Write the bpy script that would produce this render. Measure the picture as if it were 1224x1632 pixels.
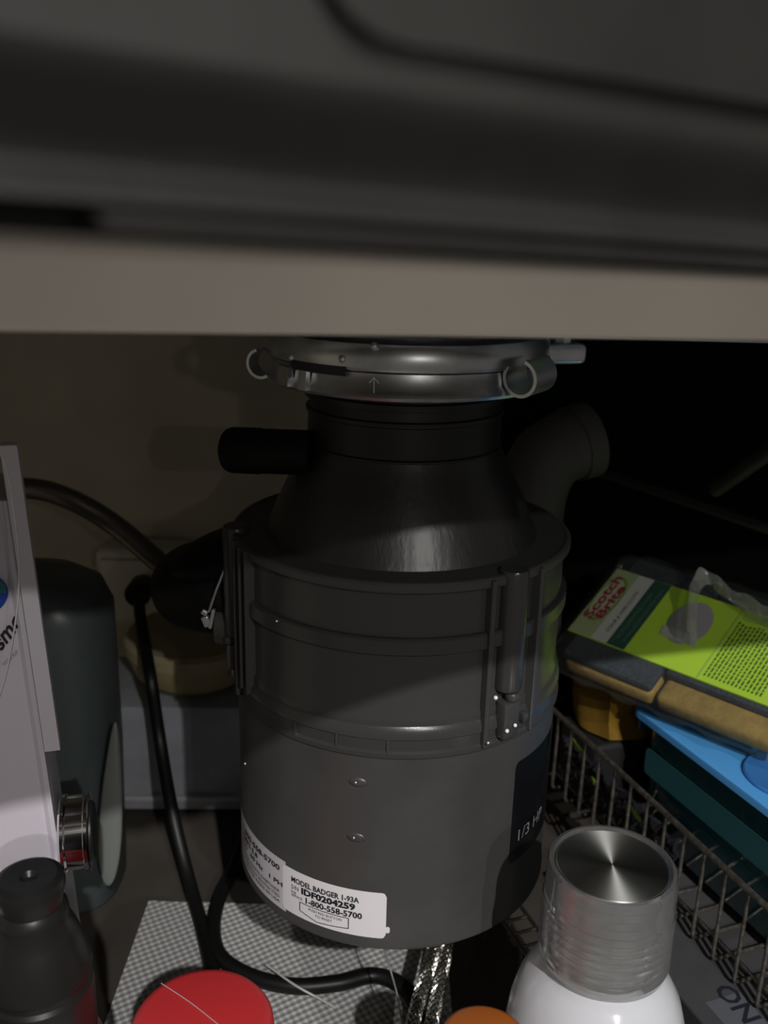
import bpy, bmesh, math, random
from mathutils import Vector, Matrix, Euler
random.seed(4)
S, C_, T = math.sin, math.cos, math.tan
R = math.radians
for o in list(bpy.data.objects):
    bpy.data.objects.remove(o)
scene = bpy.context.scene
col = scene.collection

# ------------------------------------------------------------------ camera
FPX, PITCH, ROLL, ZC = 1500.0, R(17.0), R(1.46), 0.42
cam_d = bpy.data.cameras.new('camera')
cam = bpy.data.objects.new('camera', cam_d)
col.objects.link(cam)
_Rt = Vector((1, 0, 0)); _Up = Vector((0, S(PITCH), C_(PITCH))); _Fw = Vector((0, C_(PITCH), -S(PITCH)))
_X = C_(ROLL) * _Rt + S(ROLL) * _Up
_Y = -S(ROLL) * _Rt + C_(ROLL) * _Up
_Z = -_Fw
cam.matrix_world = Matrix(((_X.x, _Y.x, _Z.x, 0), (_X.y, _Y.y, _Z.y, 0), (_X.z, _Y.z, _Z.z, ZC), (0, 0, 0, 1)))
cam_d.sensor_width = 36; cam_d.sensor_fit = 'AUTO'
cam_d.lens = FPX / 1632 * 36
cam_d.clip_start = 0.005
cam_d.dof.use_dof = True
cam_d.dof.focus_distance = 0.41
cam_d.dof.aperture_fstop = 11.0
scene.camera = cam

# ------------------------------------------------------------------ world, lamps, exposure
w = bpy.data.worlds.new('room_light'); scene.world = w; w.use_nodes = True
w.node_tree.nodes['Background'].inputs[0].default_value = (1.0, 0.93, 0.86, 1)
w.node_tree.nodes['Background'].inputs[1].default_value = 0.105

def lamp(name, az, el, dist, power, radius, colr):
    d = bpy.data.lights.new(name, 'POINT'); d.energy = power; d.shadow_soft_size = radius; d.color = colr
    o = bpy.data.objects.new(name, d); col.objects.link(o)
    az, el = R(az), R(el)
    o.location = Vector((0, 0.36, 0.30)) + Vector((S(az) * C_(el), -C_(az) * C_(el), S(el))) * dist
    return o
lamp('kitchen_lamp_low', 20, 26.6, 2.6, 52, 0.02, (1.0, 0.96, 0.92))
lamp('kitchen_lamp_high', 14, 38.0, 2.6, 165, 0.02, (1.0, 0.97, 0.95))
fl_d = bpy.data.lights.new('phone_flash', 'POINT'); fl_d.energy = 0.23; fl_d.shadow_soft_size = 0.003; fl_d.color = (1.0, 0.95, 0.88)
fl = bpy.data.objects.new('phone_flash', fl_d); col.objects.link(fl); fl.location = (0.08, -0.005, 0.4208)
vs = scene.view_settings
vs.view_transform = 'Standard'; vs.look = 'None'; vs.exposure = 0.0; vs.gamma = 1.0; vs.use_curve_mapping = False

# ------------------------------------------------------------------ helpers
def ray(x, y):
    x = (x - 612) / FPX; y = -(y - 816) / FPX
    c, s = C_(ROLL), S(ROLL)
    x, y = c * x - s * y, s * x + c * y
    return Vector((x, C_(PITCH) + y * S(PITCH), -S(PITCH) + y * C_(PITCH)))
def P(x, y, h):
    d = ray(x, y); return d * (h / d.y) + Vector((0, 0, ZC))
def F(x, y, z):
    d = ray(x, y); return d * ((z - ZC) / d.z) + Vector((0, 0, ZC))

MATS = {}
def mat(name, color, rough=0.5, metal=0.0, var=0.0, vscale=60, bump=0.0, bscale=200, spec=0.5, trans=0.0, alpha=1.0, ior=1.45, coat=0.0, aniso=0.0):
    if name in MATS: return MATS[name]
    m = bpy.data.materials.new(name); m.use_nodes = True
    nt = m.node_tree; b = nt.nodes['Principled BSDF']
    b.inputs['Base Color'].default_value = (*color, 1)
    b.inputs['Roughness'].default_value = rough
    b.inputs['Metallic'].default_value = metal
    b.inputs['Specular IOR Level'].default_value = spec
    b.inputs['Transmission Weight'].default_value = trans
    b.inputs['Alpha'].default_value = alpha
    b.inputs['IOR'].default_value = ior
    b.inputs['Coat Weight'].default_value = coat
    b.inputs['Anisotropic'].default_value = aniso
    tc = nt.nodes.new('ShaderNodeTexCoord')
    if var > 0:
        n = nt.nodes.new('ShaderNodeTexNoise'); n.inputs['Scale'].default_value = vscale; n.inputs['Detail'].default_value = 5
        nt.links.new(tc.outputs['Object'], n.inputs['Vector'])
        r = nt.nodes.new('ShaderNodeValToRGB')
        r.color_ramp.elements[0].position = 0.3; r.color_ramp.elements[1].position = 0.7
        r.color_ramp.elements[0].color = (*[c * (1 - var) for c in color], 1)
        r.color_ramp.elements[1].color = (*[min(1, c * (1 + var)) for c in color], 1)
        nt.links.new(n.outputs['Fac'], r.inputs['Fac']); nt.links.new(r.outputs['Color'], b.inputs['Base Color'])
    if bump > 0:
        n2 = nt.nodes.new('ShaderNodeTexNoise'); n2.inputs['Scale'].default_value = bscale; n2.inputs['Detail'].default_value = 3
        nt.links.new(tc.outputs['Object'], n2.inputs['Vector'])
        bp = nt.nodes.new('ShaderNodeBump'); bp.inputs['Strength'].default_value = bump; bp.inputs['Distance'].default_value = 0.001
        nt.links.new(n2.outputs['Fac'], bp.inputs['Height']); nt.links.new(bp.outputs['Normal'], b.inputs['Normal'])
    MATS[name] = m
    return m

def root_loc(p):
    while p.parent: p = p.parent
    return p.location
def obj(name, bm, m, parent=None, smooth=None, base=None):
    """bm is in world space; a child is stored relative to its thing's base, a top-level mesh relative to base"""
    off = root_loc(parent) if parent else (Vector(base) if base is not None else Vector((0, 0, 0)))
    bmesh.ops.translate(bm, verts=bm.verts, vec=-off)
    bmesh.ops.recalc_face_normals(bm, faces=bm.faces)
    me = bpy.data.meshes.new(name); bm.to_mesh(me); bm.free()
    if smooth is not None:
        for p in me.polygons: p.use_smooth = True
        me.set_sharp_from_angle(angle=R(smooth))
    me.materials.append(m)
    o = bpy.data.objects.new(name, me); col.objects.link(o)
    if parent: o.parent = parent
    else: o.location = off
    return o
def tag(o, label, cat, group=None):
    o['label'] = label; o['category'] = cat
    if group: o['group'] = group
    return o
def thing(name, label, cat, loc, group=None):
    o = bpy.data.objects.new(name, None); col.objects.link(o)
    o.location = Vector(loc); o.empty_display_size = 0.02
    return tag(o, label, cat, group)
def struct(o):
    o['kind'] = 'structure'; return o

def frame_from(z):
    z = Vector(z).normalized()
    a = Vector((0, 0, 1)) if abs(z.z) < 0.9 else Vector((0, 1, 0))
    x = a.cross(z).normalized(); y = z.cross(x)
    return x, y, z
def add_box(bm, c, size, rot=None, bevel=0.0, seg=2):
    mtx = Matrix.Translation(Vector(c))
    if rot is not None: mtx = mtx @ rot.to_4x4()
    mtx = mtx @ Matrix.Diagonal((*size, 1))
    r = bmesh.ops.create_cube(bm, size=1.0, matrix=mtx)
    if bevel > 0:
        es = list({e for v in r['verts'] for e in v.link_edges})
        bmesh.ops.bevel(bm, geom=es, offset=bevel, segments=seg, profile=0.5, affect='EDGES')
    return bm
def box(c, size, rot=None, bevel=0.0, seg=2):
    return add_box(bmesh.new(), c, size, rot, bevel, seg)
def add_lathe(bm, prof, origin, axis=(0, 0, 1), seg=48, a0=0.0, a1=2 * math.pi, cap=False):
    """prof: (radius, along-axis) list. phi measured from -Y toward +X for a vertical axis"""
    origin = Vector(origin)
    if tuple(axis) == (0, 0, 1): ex, ey, ez = Vector((0, -1, 0)), Vector((1, 0, 0)), Vector((0, 0, 1))
    else: ex, ey, ez = frame_from(axis)
    full = abs(a1 - a0 - 2 * math.pi) < 1e-6
    n = seg if full else seg + 1
    rows = []
    for (r, t) in prof:
        if r < 1e-7: rows.append([bm.verts.new(origin + ez * t)]); continue
        rows.append([bm.verts.new(origin + ez * t + (ex * C_(a0 + (a1 - a0) * k / seg) + ey * S(a0 + (a1 - a0) * k / seg)) * r) for k in range(n)])
    m = seg
    for A, B in zip(rows[:-1], rows[1:]):
        for k in range(m):
            k2 = (k + 1) % n if full else k + 1
            if len(A) == 1 and len(B) == 1: continue
            try:
                if len(A) == 1: bm.faces.new((A[0], B[k], B[k2]))
                elif len(B) == 1: bm.faces.new((A[k], A[k2], B[0]))
                else: bm.faces.new((A[k], A[k2], B[k2], B[k]))
            except ValueError: pass
    if cap and not full:
        for k in (0, -1):
            try: bm.faces.new([rw[k] for rw in rows])
            except ValueError: pass
    return bm
def lathe(*a, **k): return add_lathe(bmesh.new(), *a, **k)
def spline(pts, n=8):
    pts = [Vector(p) for p in pts]
    if len(pts) < 3: return pts
    Q = [pts[0] * 2 - pts[1]] + pts + [pts[-1] * 2 - pts[-2]]
    out = []
    for i in range(1, len(Q) - 2):
        p0, p1, p2, p3 = Q[i - 1:i + 3]
        for k in range(n):
            t = k / n
            out.append(0.5 * ((2 * p1) + (p2 - p0) * t + (2 * p0 - 5 * p1 + 4 * p2 - p3) * t * t + (3 * p1 - p0 - 3 * p2 + p3) * t ** 3))
    out.append(pts[-1]); return out
def add_tube(bm, pts, rad, seg=10, cap=True, flat=1.0, closed=False):
    """rad: number or list per point; flat <1 squashes the section"""
    pts = [Vector(p) for p in pts]; n = len(pts)
    rows = []; px = None
    for i, p in enumerate(pts):
        if closed: t = (pts[(i + 1) % n] - pts[i - 1]).normalized()
        else: t = (pts[min(i + 1, n - 1)] - pts[max(i - 1, 0)]).normalized()
        if px is None: x, y, _ = frame_from(t)
        else:
            x = (px - t * px.dot(t)).normalized(); y = t.cross(x)
        px = x
        r = rad[i] if isinstance(rad, (list, tuple)) else rad
        rows.append([bm.verts.new(p + x * r * C_(2 * math.pi * k / seg) + y * r * flat * S(2 * math.pi * k / seg)) for k in range(seg)])
    for i in range(n if closed else n - 1):
        A, B = rows[i], rows[(i + 1) % n]
        for k in range(seg): bm.faces.new((A[k], A[(k + 1) % seg], B[(k + 1) % seg], B[k]))
    if cap and not closed:
        bm.faces.new(rows[0][::-1]); bm.faces.new(rows[-1])
    return bm
def tube(*a, **k): return add_tube(bmesh.new(), *a, **k)
def prism(pts2, fn, d0, d1, bevel=0.0):
    """extrude polygon pts2 (u,v); fn(u,v,d)->world"""
    bm = bmesh.new()
    a = [bm.verts.new(fn(u, v, d0)) for u, v in pts2]; b = [bm.verts.new(fn(u, v, d1)) for u, v in pts2]
    n = len(pts2)
    bm.faces.new(a[::-1]); top = bm.faces.new(b)
    for k in range(n): bm.faces.new((a[k], a[(k + 1) % n], b[(k + 1) % n], b[k]))
    if bevel > 0: bmesh.ops.bevel(bm, geom=list(top.edges), offset=bevel, segments=2, affect='EDGES', profile=0.5)
    return bm
def rrect(w_, h_, r, n=5, cx=0, cy=0):
    out = []
    for (sx, sy, a) in ((1, 1, 0), (-1, 1, 90), (-1, -1, 180), (1, -1, 270)):
        for k in range(n + 1):
            t = R(a + 90 * k / n)
            out.append((cx + sx * (w_ / 2 - r) + r * C_(t), cy + sy * (h_ / 2 - r) + r * S(t)))
    return out
def text_bm(txt, size, fn, x0=0, y0=0, align='LEFT', ang=0.0, bold=0.0, sx=1.0):
    cu = bpy.data.curves.new('t', 'FONT'); cu.body = txt; cu.size = size; cu.align_x = align; cu.resolution_u = 2; cu.offset = bold
    o = bpy.data.objects.new('t', cu); col.objects.link(o)
    dg = bpy.context.evaluated_depsgraph_get(); dg.update()
    me = bpy.data.meshes.new_from_object(o.evaluated_get(dg))
    bm = bmesh.new(); bm.from_mesh(me)
    bpy.data.objects.remove(o); bpy.data.curves.remove(cu); bpy.data.meshes.remove(me)
    for v in bm.verts:
        u, t = v.co.x * sx, v.co.y
        u, t = u * C_(ang) - t * S(ang), u * S(ang) + t * C_(ang)
        v.co = fn(x0 + u, y0 + t)
    return bm
def merge(bms):
    out = bmesh.new()
    for b in bms:
        me = bpy.data.meshes.new('tmp'); b.to_mesh(me); b.free(); out.from_mesh(me); bpy.data.meshes.remove(me)
    return out

# ------------------------------------------------------------------ materials
M_black = mat('black_plastic', (0.012, 0.012, 0.012), 0.42, bump=0.04, bscale=900)
M_jet = mat('jet_black_rubber', (0.004, 0.004, 0.004), 0.6, spec=0.25)
M_grey = mat('charcoal_plastic', (0.05, 0.05, 0.05), 0.38, bump=0.05, bscale=1500)
M_house = mat('satin_housing_plastic', (0.045, 0.045, 0.045), 0.24, bump=0.03, bscale=1200)
M_can = mat('grey_painted_steel', (0.086, 0.086, 0.085), 0.37, var=0.1, vscale=40, metal=0.4)
M_steel = mat('zinc_steel', (0.62, 0.64, 0.65), 0.34, 1.0, var=0.25, vscale=50, bump=0.12, bscale=60)
M_chrome = mat('chrome', (0.85, 0.85, 0.85), 0.08, 1.0)
M_paper = mat('white_sticker', (0.86, 0.84, 0.87), 0.4)
M_ink = mat('black_ink', (0.015, 0.015, 0.02), 0.5)
M_panel = mat('charcoal_panel_paint', (0.0165, 0.016, 0.015), 0.55, var=0.2, vscale=45, bump=0.05, bscale=300, spec=0.35)
M_rail = mat('beige_wood_paint', (0.86, 0.79, 0.70), 0.55, var=0.04, vscale=25)
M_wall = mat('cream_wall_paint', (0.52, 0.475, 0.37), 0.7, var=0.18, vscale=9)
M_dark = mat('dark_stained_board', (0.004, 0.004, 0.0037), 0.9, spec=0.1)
M_white = mat('white_gloss_plastic', (0.60, 0.575, 0.635), 0.3)
M_cord = mat('black_cord_rubber', (0.006, 0.006, 0.006), 0.42, spec=0.35)

# ------------------------------------------------------------------ setting
def quad(pts, t):
    bm = bmesh.new(); vs_ = [bm.verts.new(p) for p in pts]; f = bm.faces.new(vs_)
    bm.normal_update(); n = f.normal.copy()
    r = bmesh.ops.extrude_face_region(bm, geom=[f])
    bmesh.ops.translate(bm, verts=[v for v in r['geom'] if isinstance(v, bmesh.types.BMVert)], vec=n * t)
    return bm
M_floor = mat('cabinet_floor', (0.06, 0.052, 0.045), 0.6, var=0.2, vscale=20)
struct(obj('floor', box((0.03, 0.39, -0.011), (1.02, 0.70, 0.018)), M_floor))
struct(obj('wall_back', box((0.0, 0.729, 0.28), (0.96, 0.018, 0.58)), M_wall))
struct(obj('wall_left', box((-0.469, 0.41, 0.28), (0.018, 0.62, 0.58)), M_wall))
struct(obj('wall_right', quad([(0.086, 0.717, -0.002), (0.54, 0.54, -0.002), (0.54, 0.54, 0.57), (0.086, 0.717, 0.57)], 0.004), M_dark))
struct(obj('ceiling', box((0.03, 0.41, 0.582), (1.02, 0.66, 0.02)), mat('counter_underside', (0.2, 0.17, 0.14), 0.7)))
# beige rail behind the front panel
yaw = R(7.0)
Rz = Matrix.Rotation(yaw, 3, 'Z')
struct(obj('trim_1', box(Vector((0.0, 0.22, 0.4401)) + Rz @ Vector((0.02, 0.01, 0)), (0.94, 0.018, 0.09), Rz, 0.0012), M_rail))
# faint ledge along the dark right wall
a, b = P(925, 742, 0.625), P(1224, 842, 0.54)
struct(obj('trim_2', tube([a, b + (b - a) * 0.3], 0.0035, 6), mat('dark_trim', (0.018, 0.017, 0.015), 0.6)))

# front panel: charcoal routed drawer front ------------------------------------
PS, TAU = R(30), 0.040
pu = Vector((C_(PS), S(PS), -TAU)).normalized()
pn = Vector((S(PS), -C_(PS), 0)).normalized()
pw = pu.cross(pn) * -1
if pw.z < 0: pw = -pw
PO = Vector((0, 0.1, 0.4170))
def on_panel(x, y):
    d = ray(x, y); o = Vector((0, 0, ZC))
    t = (PO - o).dot(pn) / d.dot(pn)
    q = o + d * t - PO
    return (q.dot(pu), q.dot(pw))
def pf(u, v, d): return PO + pu * u + pw * v + pn * d
panel = thing('drawer_front', 'charcoal grey cabinet drawer front with a routed groove, above the beige rail', 'drawer front', PO)
gl = [(490, -60), (512, 0), (545, 45), (590, 78), (640, 88), (780, 110), (1000, 146), (1224, 184), (1500, 230)]
edge_lo = [on_panel(x - 13, y + 15) for x, y in gl]
edge_hi = [on_panel(x + 14, y - 14) for x, y in gl]
VT = 0.15
obj('back_board', prism([(-0.2, on_panel(612, 140)[1]), (0.16, on_panel(612, 140)[1]), (0.16, VT), (-0.2, VT)], pf, -0.018, -0.0022), M_panel, panel)
hi = edge_hi + [(0.16, edge_hi[-1][1]), (0.16, VT), (edge_hi[0][0] - 0.01, VT)]
obj('raised_field', prism(hi, pf, -0.003, 0.0004, 0.0006), M_panel, panel)
# coved lower moulding
def cove():
    V = lambda y: on_panel(612, y)[1]
    prof = [(V(140), 0.0), (V(152), -0.00024), (V(168), -0.00080), (V(185), -0.00160), (V(205), -0.00264), (V(225), -0.00368), (V(245), -0.00472), (V(265), -0.00568), (V(282), -0.00640), (V(296), -0.00672),
            (V(308), -0.00640), (V(320), -0.00560), (V(334), -0.00480), (V(352), -0.00440), (V(352), -0.014), (V(140), -0.014)]
    bm = bmesh.new()
    A = [bm.verts.new(pf(-0.2, v, d)) for v, d in prof]; B = [bm.verts.new(pf(0.16, v, d)) for v, d in prof]
    n = len(prof)
    for k in range(n): bm.faces.new((A[k], A[(k + 1) % n], B[(k + 1) % n], B[k]))
    bm.faces.new(A); bm.faces.new(B[::-1])
    return bm
lowv = on_panel(612, 140)[1]
low = [(-0.2, lowv), (0.16, lowv)] + [(0.16, edge_lo[-1][1])] + edge_lo[::-1] + [(edge_lo[0][0] - 0.01, VT), (-0.2, VT)]
obj('panel_frame', prism(low, pf, -0.003, 0.0, 0.0), M_panel, panel)
obj('cove_moulding', cove(), M_panel, panel, smooth=40)
us = on_panel(178, 360)[0]; vt = on_panel(700, 374)[1]; vb = on_panel(700, 398)[1]
obj('gap_shade_board', prism([(-0.2, on_panel(700, 411)[1]), (0.16, on_panel(700, 411)[1]), (0.16, on_panel(612, 349)[1]), (-0.2, on_panel(612, 349)[1])], pf, -0.013, -0.0085), mat('gap_shade_black', (0.004, 0.004, 0.004), 0.8, spec=0.1), panel)  # near-black strip standing in for the shade in the gap around the lip
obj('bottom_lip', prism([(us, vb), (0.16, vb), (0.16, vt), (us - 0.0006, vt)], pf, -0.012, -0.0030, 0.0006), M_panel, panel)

# stainless sink above the disposal ----------------------------------------------
AX, AY, ZB = 0.0085, 0.4362, 0.0996
sink = thing('sink_basin', 'stainless steel sink bowl above the disposal, behind the beige rail', 'sink', (AX, 0.50, 0.380))
bm = bmesh.new()
for (c, s) in (((AX, 0.50, 0.3815), (0.46, 0.27, 0.003)), ((AX - 0.23, 0.50, 0.475), (0.003, 0.27, 0.19)), ((AX + 0.23, 0.50, 0.475), (0.003, 0.27, 0.19)),
               ((AX, 0.635, 0.475), (0.46, 0.003, 0.19)), ((AX, 0.3665, 0.475), (0.46, 0.003, 0.19))): add_box(bm, c, s)
obj('bowl', bm, M_steel, sink)
obj('drain_flange', lathe([(0.0, 0.3772), (0.047, 0.3772), (0.049, 0.378), (0.049, 0.3799), (0, 0.3799)], (AX, AY, 0), seg=40), M_steel, sink, 40)

# ------------------------------------------------------------------ garbage disposal
AO = Vector((AX, AY, 0))
disp = thing('garbage_disposal', 'charcoal garbage disposal with black cone top hanging under the sink', 'garbage disposal', (AX, AY, ZB))
def cyl(phi, r, z): return Vector((AX + r * S(phi), AY - r * C_(phi), z))
def cyl_hit(x, y, r):
    """pixel ray against the upright cylinder of radius r: (phi, z)"""
    d = ray(x, y); a = d.x ** 2 + d.y ** 2; b_ = -(d.x * AX + d.y * AY); c_ = AX ** 2 + AY ** 2 - r * r
    t = (-b_ - math.sqrt(max(0, b_ * b_ - a * c_))) / a; q = Vector((0, 0, ZC)) + d * t
    return math.atan2(q.x - AX, AY - q.y), q.z
# can
RC = 0.0800
can = obj('motor_can', lathe([(0, ZB + 0.001), (RC - 0.005, ZB), (RC - 0.0015, ZB + 0.0002), (RC + 0.0006, ZB + 0.0012), (RC + 0.0006, ZB + 0.0026), (RC, ZB + 0.0034), (RC, 0.206)], AO, seg=128), M_can, disp, 40)
# two punched dimples on the can
for (x, y) in ((570, 1247), (567, 1335)):
    ph, z = cyl_hit(x, y, RC)
    c = cyl(ph, RC - 0.0006, z)
    ex = Vector((C_(ph), S(ph), 0)); n = Vector((S(ph), -C_(ph), 0))
    bm = bmesh.new()
    bmesh.ops.create_uvsphere(bm, u_segments=16, v_segments=10, radius=1)
    for v in bm.verts: v.co = c + ex * v.co.x * 0.0046 + Vector((0, 0, 1)) * v.co.z * 0.0026 + n * v.co.y * 0.0014
    d = obj('dimple', bm, M_can, disp, 60)
    bm = bmesh.new(); bmesh.ops.create_uvsphere(bm, u_segments=12, v_segments=8, radius=1)
    for v in bm.verts: v.co = c - ex * 0.0008 + n * 0.0010 + ex * v.co.x * 0.0009 + Vector((0, 0, 1)) * v.co.z * 0.0009 + n * v.co.y * 0.0008
    obj('rivet', bm, M_steel, d, 60)
# plastic upper housing
r0, r1 = 0.0785, 0.0812
prof = [(RC - 0.001, 0.2003), (r1 - 0.0006, 0.2003), (r1 + 0.0002, 0.2011), (r1 + 0.0002, 0.2030), (r1 - 0.0009, 0.2040), (r1 - 0.0009, 0.2090), (r1, 0.2098), (r1 - 0.0003, 0.2130), (r0 + 0.0009, 0.2152),
        (r0 + 0.0009, 0.2188), (r0, 0.2204), (r0, 0.2808)]
housing = obj('housing', lathe(prof, AO, seg=128), M_house, disp, 30)
obj('hoop', lathe([(r0 - 0.001, 0.2486), (r1 - 0.0008, 0.2488), (r1, 0.2496), (r1, 0.2556), (r1 - 0.0008, 0.2564), (r0 - 0.001, 0.2567)], AO, seg=128), M_house, disp, 30)
obj('top_hoop', lathe([(r0 - 0.001, 0.2764), (r1 - 0.0005, 0.2766), (r1 + 0.0002, 0.2774), (r1 + 0.0002, 0.2802), (r1 - 0.0006, 0.2811), (0.0795, 0.2814), (0.0782, 0.2806), (0.0660, 0.2806), (0.064, 0.2806)], AO, seg=128), M_grey, disp, 30)
# segmented hoop joints
for a in (-34, -19, -3):
    obj('hoop_joint', box(cyl(R(a), r1 - 0.0006, 0.2065), (0.0012, 0.0016, 0.0066), Matrix.Rotation(R(a), 3, 'Z')), M_grey, disp)
def rib(ph, z0, z1, rr=0.0826, wd=0.0024):
    a = R(ph)
    return box(cyl(a, (rr + r0) / 2, (z0 + z1) / 2), (wd, rr - r0 + 0.001, z1 - z0), Matrix.Rotation(a, 3, 'Z'), 0.0004, 1)
for base in (36.5, -79, 158):
    for off in (-9.0, 10.5): obj('rib', rib(base + off, 0.2025, 0.2805), M_grey, disp)
for ph in (-57.5, -62.5): obj('rib', rib(ph, 0.21, 0.2805, wd=0.0016), M_grey, disp)
for base in (36.5, -79, 158):
    a = R(base)
    bcen = cyl(a, 0.0795, 0)
    obj('screw_boss', lathe([(0.0, 0.2275), (0.0060, 0.2275), (0.0064, 0.2285), (0.0064, 0.2815), (0.0058, 0.2828), (0, 0.2828)], bcen, seg=28), M_house, disp, 35)
    obj('boss_foot', box(cyl(a - R(1), 0.0822, 0.2140), (0.0088, 0.0065, 0.0175), Matrix.Rotation(a, 3, 'Z'), 0.0012, 2), M_grey, disp, 40)
    obj('screw', lathe([(0, 0.2230), (0.0028, 0.2230), (0.0032, 0.2236), (0.0032, 0.2256), (0.0026, 0.2266), (0, 0.2268)], cyl(a, 0.0832, 0), seg=20), M_grey, disp, 40)
    obj('lug', box(cyl(a + R(6.5), 0.0822, 0.2115), (0.0032, 0.004, 0.0042), Matrix.Rotation(a, 3, 'Z'), 0.0008), M_grey, disp, 40)
# cone and neck
cone = [(0.0655, 0.2800), (0.0650, 0.2815), (0.0642, 0.2830), (0.0620, 0.2880), (0.0592, 0.2945), (0.0562, 0.3010), (0.0527, 0.3080), (0.0492, 0.3145), (0.0468, 0.3195), (0.0458, 0.3222)]
M_cone = mat('black_cone_plastic', (0.016, 0.016, 0.016), 0.40, bump=0.35, bscale=1.0, spec=1.0)
for n_m in M_cone.node_tree.nodes:
    if n_m.type == 'TEX_NOISE':      # moulding streaks run down the cone
        mpn = M_cone.node_tree.nodes.new('ShaderNodeMapping'); mpn.inputs['Scale'].default_value = (260, 260, 25)
        tcn = [q for q in M_cone.node_tree.nodes if q.type == 'TEX_COORD'][0]
        M_cone.node_tree.links.new(tcn.outputs['Object'], mpn.inputs['Vector']); M_cone.node_tree.links.new(mpn.outputs['Vector'], n_m.inputs['Vector'])
    if n_m.type == 'BUMP': n_m.inputs['Distance'].default_value = 0.0006
obj('cone', lathe(cone, AO, seg=128), M_cone, disp, 50)
obj('neck', lathe([(0.0458, 0.3218), (0.0466, 0.3222), (0.0466, 0.3230), (0.0455, 0.3236), (0.0452, 0.3370), (0.0462, 0.3376), (0.0462, 0.3394), (0.0448, 0.3400), (0.0446, 0.3440), (0.0468, 0.3446), (0.0468, 0.3472), (0.0452, 0.3480), (0.0452, 0.3555)], AO, seg=96), M_black, disp, 30)
# dishwasher inlet spout, ribbed
i0, i1 = P(363, 717, 0.432), P(505, 722, 0.415)
ax = (i1 - i0).normalized(); L = (i1 - i0).length
pr = [(0.0, 0), (0.0088, 0), (0.0102, 0.001), (0.0107, 0.0025)]
for k in range(7):
    z = 0.0035 + k * 0.0022
    pr += [(0.0109, z), (0.0106, z + 0.0012)]
pr += [(0.0105, 0.02), (0.0102, L)]
obj('inlet_spout', lathe(pr, i0, ax, seg=40), M_jet, disp, 40)
# mounting ring
RF = 0.0650
rg = obj('mounting_ring', lathe([(0.046, 0.3524), (RF - 0.004, 0.3515), (RF - 0.0010, 0.3522), (RF, 0.3536), (RF - 0.0008, 0.3554), (RF - 0.0022, 0.3570), (RF - 0.003, 0.3628), (RF - 0.0055, 0.3634), (0.046, 0.3634)], AO, seg=128), M_steel, disp, 35)
up = obj('upper_ring', lathe([(0.046, 0.3640), (RF - 0.0030, 0.3632), (RF - 0.0008, 0.3640), (RF, 0.3655), (RF - 0.0002, 0.3715), (RF - 0.0020, 0.3745), (RF - 0.006, 0.3760), (0.046, 0.3765)], AO, seg=128), M_steel, disp, 35)
# sloped ramp slots (dark) and ramp lips
for base in (-36, 84, 204):
    bm = bmesh.new()
    add_lathe(bm, [(RF - 0.0030, 0.3612), (RF - 0.0006, 0.3612), (RF + 0.0003, 0.3648), (RF - 0.0030, 0.3648), (RF - 0.0030, 0.3612)], AO, seg=14, a0=R(base - 13), a1=R(base + 13), cap=True)
    obj('ramp_slot', bm, M_ink, up)
    for (a_, b_) in ((-22, -14), (-8, -4)):
        bm = bmesh.new()
        add_lathe(bm, [(RF - 0.002, 0.3530), (RF + 0.0010, 0.3535), (RF + 0.0002, 0.3615), (RF - 0.002, 0.3622), (RF - 0.002, 0.3530)], AO, seg=8, a0=R(base + a_), a1=R(base + b_), cap=True)
        obj('ramp_lip', bm, M_steel, rg, 35)
# curled ears of the mounting ring
def ear(center, axis, rad, length, th, a0, a1, xdir):
    """rolled strip: open ring section swept along axis"""
    ez = Vector(axis).normalized(); ex = Vector(xdir); ex = (ex - ez * ex.dot(ez)).normalized(); ey = ez.cross(ex)
    bm = bmesh.new(); seg = 26; rows = []
    for k in range(seg + 1):
        t = R(a0 + (a1 - a0) * k / seg)
        dr = ex * C_(t) + ey * S(t)
        rows.append([bm.verts.new(Vector(center) + dr * rr + ez * ll) for rr, ll in ((rad, 0), (rad, length), (rad - th, length), (rad - th, 0))])
    for A, B in zip(rows[:-1], rows[1:]):
        for k in range(4): bm.faces.new((A[k], A[(k + 1) % 4], B[(k + 1) % 4], B[k]))
    bm.faces.new(rows[0]); bm.faces.new(rows[-1][::-1])
    return bm
obj('ear', ear(P(828, 604, 0.382), (0.62, 0.78, 0.06), 0.0080, 0.0165, 0.0014, -75, 215, (1, 0, 0)), M_steel, rg, 40)
obj('ear', ear(P(414, 580, 0.418), (0.35, 0.94, 0.0), 0.0068, 0.009, 0.0013, 55, 255, (1, 0, 0)), M_steel, rg, 40)
# far mounting lug with bolt
lg = P(888, 568, 0.455)
e_ = obj('mounting_lug', box(lg + Vector((-0.006, 0, 0.002)), (0.036, 0.02, 0.010), Matrix.Rotation(R(15), 3, 'Z'), 0.003, 3), M_steel, up, 40)
obj('bolt', lathe([(0, -0.002), (0.004, -0.002), (0.004, 0.009), (0, 0.009)], lg + Vector((0.002, 0, 0.004)), seg=6), M_steel, e_)
for (x, y) in ((463, 570), (545, 572), (596, 552)):
    ph, z = cyl_hit(x, y, RF)
    bm = bmesh.new(); bmesh.ops.create_uvsphere(bm, u_segments=12, v_segments=8, radius=0.0018, matrix=Matrix.Translation(cyl(ph, RF - 0.0008, z)))
    obj('weld_bead', bm, M_steel, up, 60)
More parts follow.
